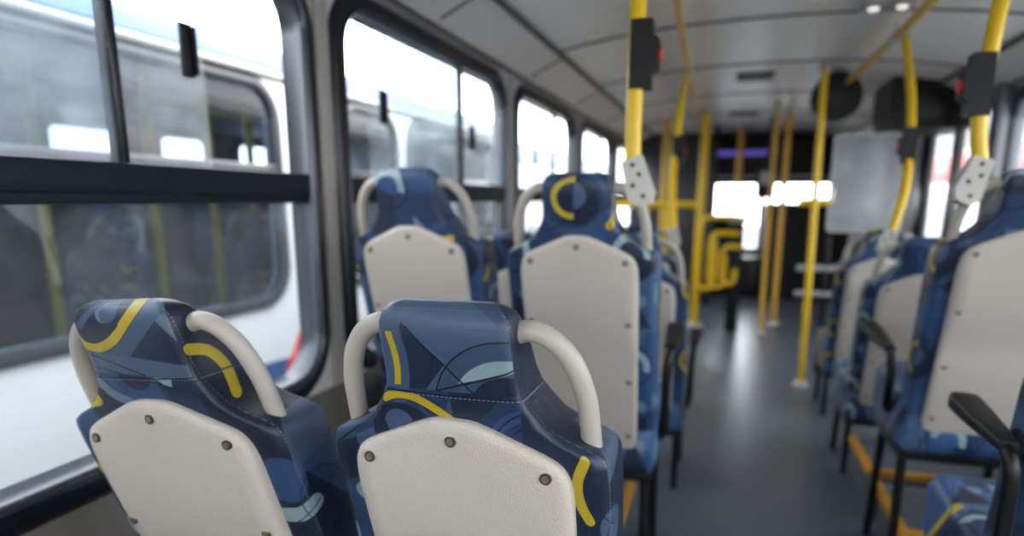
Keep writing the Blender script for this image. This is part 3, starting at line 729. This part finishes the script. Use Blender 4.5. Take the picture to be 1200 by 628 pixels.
# clear partition with grey rails by the door
pt = thing('partition_panel', 'translucent grey partition panel by the door, beyond the last right hand seats', 'partition', (0.866, 5.0, 0))
MB().holed(rrect(-0.215, 0.235, 0.99, 1.63, 0.03), [rrect(-0.20, 0.22, 1.005, 1.615, 0.025)[::-1]], lambda a, b: (a, -0.012, b), lambda a, b: (a, 0.012, b)).build('panel_frame', GREYT, pt, smooth=False)
MB().prism(rrect(-0.203, 0.223, 1.002, 1.618, 0.02), lambda a, b: (a, -0.004, b), lambda a, b: (a, 0.004, b)).build('panel_sheet', GL_SCREEN, pt, smooth=False)
for z in (0.56, 0.74): MB().tube([(-0.375, -0.0, z), (0.30, 0.0, z)], 0.022, 10).build('cross_bar', GREYT, pt)
MB().tube([(-0.40, 0, 1.19), (-0.20, 0, 1.19)], 0.024, 10).build('yellow_bar', YELM, pt)['label'] = 'short yellow bar'
for x in (-0.19, 0.20): MB().tube([(x, 0, 0.0), (x, 0, 0.96)], 0.016, 10).build('post', BLACKM, pt)

# ------------------------------------------------------------------ ceiling fittings
def hatch(label, x, y, w, d):
    t = thing('ceiling_vent', label, 'ceiling vent', (x, y, 2.03), 0)
    MB().box(-w, w, -d, d, -0.012, 0.02, 0.008).build('vent_frame', SEAMM, t, angle=30)
    s = MB()
    for k in range(6): s.box(-w + 0.02, w - 0.02, -d + 0.02 + k * (2 * d - 0.04) / 6, -d + 0.02 + (k + 0.55) * (2 * d - 0.04) / 6, -0.016, -0.008)
    s.build('vent_slats', mat('vent_grey', lin(92, 92, 92), 0.5), t, smooth=False)
hatch('grey slotted vent in the middle of ceiling, nearer of the two', 0.124, 5.05, 0.12, 0.13)
hatch('smaller looking grey slotted vent in the ceiling, further along', 0.09, 7.1, 0.14, 0.16)
f = thing('exhaust_fan', 'round black fan hanging under the ceiling at the front right', 'fan', (0.635, 5.0, 1.865))
MB().tube([(0, -0.05, 0), (0, 0.05, 0)], 0.155, 40).build('fan_ring', BLACKP, f)
MB().tube([(0, -0.062, 0), (0, -0.045, 0)], 0.05, 20).build('hub', BLACKM, f)
gr = MB()
for r in (0.08, 0.115, 0.15, 0.178): gr.tube([(r * 0.84 * math.cos(a), -0.055, r * 0.84 * math.sin(a)) for a in [2 * PI * k / 32 for k in range(32)]], 0.004, 6, closed=True)
gr.build('grille', BLACKM, f)
MB().box(-0.03, 0.03, -0.03, 0.03, 0.10, 0.16, 0.005).build('mount', BLACKM, f, angle=30)
bx = thing('door_mechanism', 'black box housing above the door on the right', 'housing', (1.26, 5.3, 1.66))
MB().prism([(-0.28, 0.15), (-0.25, 0.02), (-0.17, 0.0), (0.22, 0.0), (0.24, 0.06), (0.24, 0.36), (-0.05, 0.36), (-0.28, 0.34)], lambda a, b: (a, -0.22, b), lambda a, b: (a, 0.4, b)).build('housing_body', BLACKP, bx, angle=30)
MB().box(-0.16, 0.10, -0.226, -0.216, 0.05, 0.26, 0.01).build('cover_plate', BLACKM, bx, angle=30)
lt = thing('ceiling_lamp', 'ceiling lamp with two small round lights at the top right', 'lamp', (0.60, 3.4, 2.02))
MB().box(-0.11, 0.11, -0.06, 0.06, -0.01, 0.02, 0.006).build('lamp_plate', GREYT, lt, angle=30)
for x in (-0.055, 0.055): MB().tube([(x, 0, -0.018), (x, 0, 0)], 0.022, 16).build('lens', LAMPM, lt)

# front cab
sg = thing('sign_box', 'black sign box with dim purple strip above the windscreen', 'sign box', (0.35, 8.95, 1.46))
MB().box(-0.75, 0.80, -0.1, 0.40, 0.03, 0.50, 0.03).build('sign_case', BLACKP, sg, angle=30)
MB().box(-0.60, 0.10, -0.108, -0.098, 0.28, 0.34, 0.003).build('led_strip', LEDM, sg, angle=30)
db = thing('dashboard', 'black dashboard below the windscreen at the front', 'dashboard', (0.2, 8.9, 0))
MB().prism([(8.75 - 8.9, 0), (8.70 - 8.9, 0.85), (8.85 - 8.9, 0.98), (9.38 - 8.9, 0.92), (9.38 - 8.9, 0)], lambda a, b: (-1.2, a, b), lambda a, b: (-0.05, a, b)).build('dash_body', BLACKP, db, angle=30)
MB().box(-0.32, -0.1, -0.16, -0.05, 0.94, 1.02, 0.03).build('instrument_hood', BLACKM, db, angle=30)
MB().prism(rrect(0.24, 1.15, 0.0, 1.17, 0.05), lambda a, b: (a, -0.25, b), lambda a, b: (a, 0.30, b)).build('console', BLACKP, db, angle=30)
MB().box(-0.06, 0.25, -0.12, 0.3, 0.0, 0.50, 0.02).build('engine_cover', BLACKM, db, angle=30)
pw = thing('cab_partition', 'dark driver cab partition at the front left', 'partition', (-0.62, 8.0, 0))
MB().box(-0.48, 0.44, -0.02, 0.02, 0.0, 1.95, 0.01).build('partition_sheet', mat('cab_dark', lin(44, 46, 50), 0.3, noise=0.2, nscale=4), pw, angle=30)
MB().tube([(0.46, 0, 0), (0.46, 0, 2.02)], 0.025, 12).build('partition_post', BLACKM, pw)
mr = thing('fare_reader', 'black fare reader box on a bracket beside the windscreen', 'fare reader', (0.36, 7.4, 1.2))
MB().box(-0.09, 0.09, -0.05, 0.08, 0.02, 0.34, 0.03).build('reader_body', BLACKP, mr, angle=30)
MB().tube([(0, 0.02, 0.32), (0.02, 0.02, 0.85)], 0.014, 10).build('reader_arm', BLACKM, mr)
MB().box(-0.06, 0.06, -0.056, -0.048, 0.16, 0.29, 0.004).build('reader_screen', GREYT, mr, angle=30)

# ------------------------------------------------------------------ outside
gm = mat('asphalt', lin(120, 120, 122), 0.85, noise=0.2, nscale=3)
o = MB().box(-30, 30, -20, 60, -1.0, -0.9).build('ground', gm, smooth=False); o['kind'] = 'structure'

def bus_paint(name, blue, red):
    m, nt, p = new_mat(name); X.nt = nt
    tc = nt.nodes.new('ShaderNodeTexCoord'); sp = nt.nodes.new('ShaderNodeSeparateXYZ'); nt.links.new(tc.outputs['Object'], sp.inputs[0])
    y, z = X(sp.outputs[1]), X(sp.outputs[2])
    col = None
    def paint(mask, c):
        nonlocal col
        mx = nt.nodes.new('ShaderNodeMix'); mx.data_type = 'RGBA'; nt.links.new(mask.v, mx.inputs['Factor'])
        if col is None: mx.inputs['A'].default_value = lin(196, 199, 202)
        else: nt.links.new(col, mx.inputs['A'])
        mx.inputs['B'].default_value = c; col = mx.outputs['Result']
    if blue:
        a = y - 2.75
        paint(z < (a * a * -0.13 + 0.345), lin(14, 62, 120))
        a = y - 4.9
        paint((z < (a * a * -0.25 + 0.65)) & (y > 3.9), lin(14, 62, 120))
    for (p_, q_, w_) in red: paint(seg(y, z, p_, q_, w_), lin(222, 40, 30))
    nt.links.new(col, p.inputs['Base Color']); p.inputs['Roughness'].default_value = 0.25; p.inputs['Coat Weight'].default_value = 0.3
    return m
PAINT = bus_paint('white_bus_paint', True, [((3.22, 0.52), (3.04, 0.26), 0.02), ((3.735, 0.63), (3.82, 0.28), 0.033)])
ROOFB = mat('pale_blue_roof', lin(46, 80, 132), 0.45, noise=0.08, nscale=1)
INTD = mat('dim_interior_lining', lin(52, 58, 70), 0.6)
GASK = mat('bus_gasket', lin(34, 38, 46), 0.3)
NX = -2.3
nb = thing('city_bus', 'white city bus with blue swoosh parked right outside the left windows', 'bus', (NX, 0, -0.9))
NW = [(-2.6, 3.05), (3.72, 4.40), (4.64, 6.5)]
NZ0, NZ1 = 0.70, 1.755
def rz(z): return z + 0.9
def holes(W, a0, a1, r): return [rrect(a, b, rz(a0), rz(a1), r)[::-1] for a, b in W]
class Dummy: pass
body = MB().holed([(-3.2, rz(-0.5)), (6.9, rz(-0.5)), (6.9, rz(1.86)), (-3.2, rz(1.86))], holes(NW, NZ0, NZ1, 0.16), lambda a, b: (0, a, b), lambda a, b: (-0.06, a, b)).build('body_side', PAINT, nb, smooth=False)
body.location = (0, 0, 0)
# the paint is laid out above the bus floor, so its origin sits there
for v in body.data.vertices: v.co.z -= 0.9
body.location.z = 0.9
NF = [(-2.4, -0.6), (-0.2, 1.2), (1.6, 2.5), (2.75, 3.35), (3.70, 4.35), (4.72, 5.25), (5.7, 6.6)]
MB().holed([(-3.2, rz(-0.5)), (6.9, rz(-0.5)), (6.9, rz(1.86)), (-3.2, rz(1.86))], holes(NF, 1.44, 1.74, 0.06), lambda a, b: (-2.4, a, b), lambda a, b: (-2.46, a, b)).build('far_side', INTD, nb, smooth=False)
roofp = [(0.02, rz(1.82)), (0.03, rz(1.86)), (0.0, rz(1.93)), (-0.06, rz(1.98)), (-0.25, rz(2.02)), (-1.2, rz(2.06)), (-2.15, rz(2.02)), (-2.38, rz(1.95)), (-2.46, rz(1.82))]
MB().prism(roofp, lambda a, b: (a, -3.2, b), lambda a, b: (a, 6.9, b)).build('roof', ROOFB, nb, angle=35)
MB().tube([(0.03, -3.2, rz(1.83)), (0.03, 6.9, rz(1.83))], 0.018, 8).build('drip_rail', GREYT, nb)
MB().box(-2.4, -0.06, -3.2, 6.9, rz(-0.06), rz(0.0)).build('cabin_floor', INTD, nb, smooth=False)
MB().box(-2.4, -0.06, -3.2, -3.14, rz(-0.5), rz(1.86)).build('rear_end', INTD, nb, smooth=False)
MB().box(-2.4, -0.0, 6.84, 6.9, rz(-0.5), rz(1.86)).build('front_end', PAINT, nb, smooth=False)
for a, b in NW:
    k = MB()
    loops = []
    for d, h in ((0.0, -0.03), (-0.004, 0.01), (0.02, 0.022), (0.05, 0.018), (0.062, 0.002), (0.062, -0.02)):
        loops.append([(h, p[0], p[1]) for p in rrect(a - d, b + d, rz(NZ0) - d, rz(NZ1) + d, 0.16 + d, 8)])
    k.loft(loops, caps=False)
    wf = k.build('bus_window', GASK, nb, angle=60)
    MB().box(-0.012, -0.007, a, b, rz(NZ0), rz(NZ1)).build('pane', GL_TINT, wf, smooth=False)
    r = MB(); r.box(-0.03, 0.008, a, b, rz(1.34), rz(1.385), 0.004); r.build('pane_rail', GASK, wf, angle=30)
    for (xa, xb) in ((a, (a + b) / 2 - 0.05),):
        pass
for y in (0.4, 1.62, 2.13, 2.72, 3.14, 3.48, 5.3): MB().tube([(-0.5, y, rz(0)), (-0.5, y, rz(2.0))], 0.024, 10).build('inside_pole', YELM, nb)
BLUEP = mat('blue_side_panel', lin(70, 110, 190), 0.5)
for (a, b, z0_, z1_) in ((3.95, 4.3, 0.72, 1.2), (4.95, 5.25, 0.62, 1.2), (5.75, 5.95, 0.8, 1.1)):
    MB().box(-2.395, -2.37, a, b, rz(z0_), rz(z1_), 0.006).build('side_panel', BLUEP, nb, angle=30)
MB().tube([(-0.9, -3.0, rz(1.75)), (-0.9, 6.6, rz(1.75))], 0.02, 8).build('inside_rail', YELW, nb)
NSG = 'seats inside the white bus outside'
for i, (yy, lab) in enumerate(((1.30, 'dim seat inside the white bus, leftmost through its lower glass'), (2.42, 'dim seat inside the white bus, just above the yellow hook headrest'), (3.35, 'dim seat inside the white bus, near the rounded end of its window'))):
    t = copy_tree(proto); t.location = (NX - 0.42, yy, 0.07); t.rotation_euler = (0, 0, PI); t['label'] = lab; t['group'] = NSG
    for ch in t.children:
        if 'pattern_shift' in ch.keys(): ch['pattern_shift'] = 8.3 + i * 0.77

def far_bus(name, label, x0, x1, y0, y1, body_m, band_m, win, roof_z, zw0, zw1, zb0, zb1):
    t = thing(name, label, 'bus', ((x0 + x1) / 2, (y0 + y1) / 2, -0.9))
    hx, hy = (x1 - x0) / 2, (y1 - y0) / 2
    rr = [(p[0], p[1]) for p in rrect(-hx, hx, 0.35, rz(roof_z), 0.18, 6)]
    MB().prism(rr, lambda a, b: (a, -hy, b), lambda a, b: (a, hy, b)).build('bus_body', body_m, t, angle=40)
    if band_m:
        MB().box(-hx - 0.012, hx + 0.012, -hy - 0.012, hy + 0.012, rz(zb0), rz(zb1), 0.006).build('colour_band', band_m, t, angle=30)
    n = max(2, int(2 * hy / 1.6))
    for s in (-1, 1):
        for k in range(n):
            a = -hy + 0.15 + k * (2 * hy - 0.3) / n; b = a + (2 * hy - 0.3) / n - 0.14
            MB().prism(rrect(a, b, rz(zw0), rz(zw1), 0.08, 5), lambda p, q: (s * (hx + 0.004), p, q), lambda p, q: (s * (hx + 0.014), p, q)).build('bus_window', win, t, smooth=False)
    MB().prism(rrect(-hx + 0.15, hx - 0.15, rz(zw0 - 0.2), rz(zw1), 0.1, 5), lambda p, q: (p, -hy - 0.004, q), lambda p, q: (p, -hy - 0.016, q)).build('rear_glass', win, t, smooth=False)
    for s in (-1, 1):
        for yy in (-hy * 0.6, hy * 0.55):
            MB().tube([(s * (hx - 0.28), yy, 0.47), (s * (hx + 0.01), yy, 0.47)], 0.47, 28).build('wheel', BLACKP, t)
    return t
DG = mat('dark_bus_glass', lin(52, 62, 76), 0.12, noise=0.3, nscale=1.5)
WHB = mat('white_bus_body', lin(226, 230, 236), 0.3)
REDP = mat('red_bus_paint', lin(206, 40, 44), 0.35)
PALEB = mat('pale_blue_bus', lin(168, 190, 216), 0.35)
far_bus('parked_bus', 'pale blue and white bus parked further along outside left windows', -5.0, -2.5, 8.2, 14.5, WHB, PALEB, DG, 1.95, 0.7, 1.6, 1.66, 1.90)
far_bus('parked_bus', 'red banded bus seen through the far left windows', -5.6, -3.6, 15.5, 21, WHB, REDP, DG, 2.2, 0.8, 1.7, 0.2, 0.75)
far_bus('coach', 'coach with red band parked outside the right windows', 2.75, 5.2, 4.2, 15.0, WHB, REDP, DG, 2.6, 1.82, 2.4, 1.42, 1.78)
far_bus('parked_bus', 'dark windowed bus parked ahead of the windscreen', -3.2, -0.7, 24, 32, WHB, PALEB, DG, 2.0, 0.7, 1.6, 0.2, 0.6)

# ------------------------------------------------------------------ light, sky, camera
W = bpy.data.worlds.new('sky'); S.world = W; W.use_nodes = True
nt = W.node_tree; bg = nt.nodes['Background']
tc = nt.nodes.new('ShaderNodeTexCoord'); sp = nt.nodes.new('ShaderNodeSeparateXYZ'); nt.links.new(tc.outputs['Generated'], sp.inputs[0])
rp = nt.nodes.new('ShaderNodeValToRGB'); nt.links.new(sp.outputs[2], rp.inputs[0])
rp.color_ramp.elements[0].position = 0.0; rp.color_ramp.elements[0].color = (1.0, 0.985, 0.965, 1)
rp.color_ramp.elements[1].position = 1.0; rp.color_ramp.elements[1].color = (0.97, 0.97, 0.97, 1)
nt.links.new(rp.outputs[0], bg.inputs[0]); bg.inputs[1].default_value = 10.5

cam = bpy.data.cameras.new('camera'); co = bpy.data.objects.new('camera', cam); C.objects.link(co); S.camera = co
cam.sensor_fit = 'HORIZONTAL'; cam.sensor_width = 36; cam.lens = 36 * 770 / 1200; cam.shift_y = 86 / 1200; cam.clip_start = 0.02; cam.clip_end = 300
F = Vector((253, 165, 770)).normalized()         # the bus's forward axis as the lens sees it
up = Vector((0, 770, -165)).normalized(); R = up.cross(F)
M = Matrix((R, F, up))                            # lens axes (right, up, ahead) to bus axes
right, upc, ahead = M @ Vector((1, 0, 0)), M @ Vector((0, 1, 0)), M @ Vector((0, 0, 1))
rot = Matrix((right, upc, -ahead)).transposed()
co.matrix_world = Matrix.Translation((0, 0, H)) @ rot.to_4x4()
cam.dof.use_dof = True; cam.dof.focus_distance = 0.80; cam.dof.aperture_fstop = 2.0; cam.dof.aperture_blades = 0

S.cycles.use_denoising = True
S.cycles.max_bounces = 10; S.cycles.transparent_max_bounces = 24; S.cycles.diffuse_bounces = 5
S.view_settings.view_transform = 'Standard'; S.view_settings.look = 'None'; S.view_settings.gamma = 1.0; S.view_settings.use_curve_mapping = False
S.view_settings.exposure = 0.0
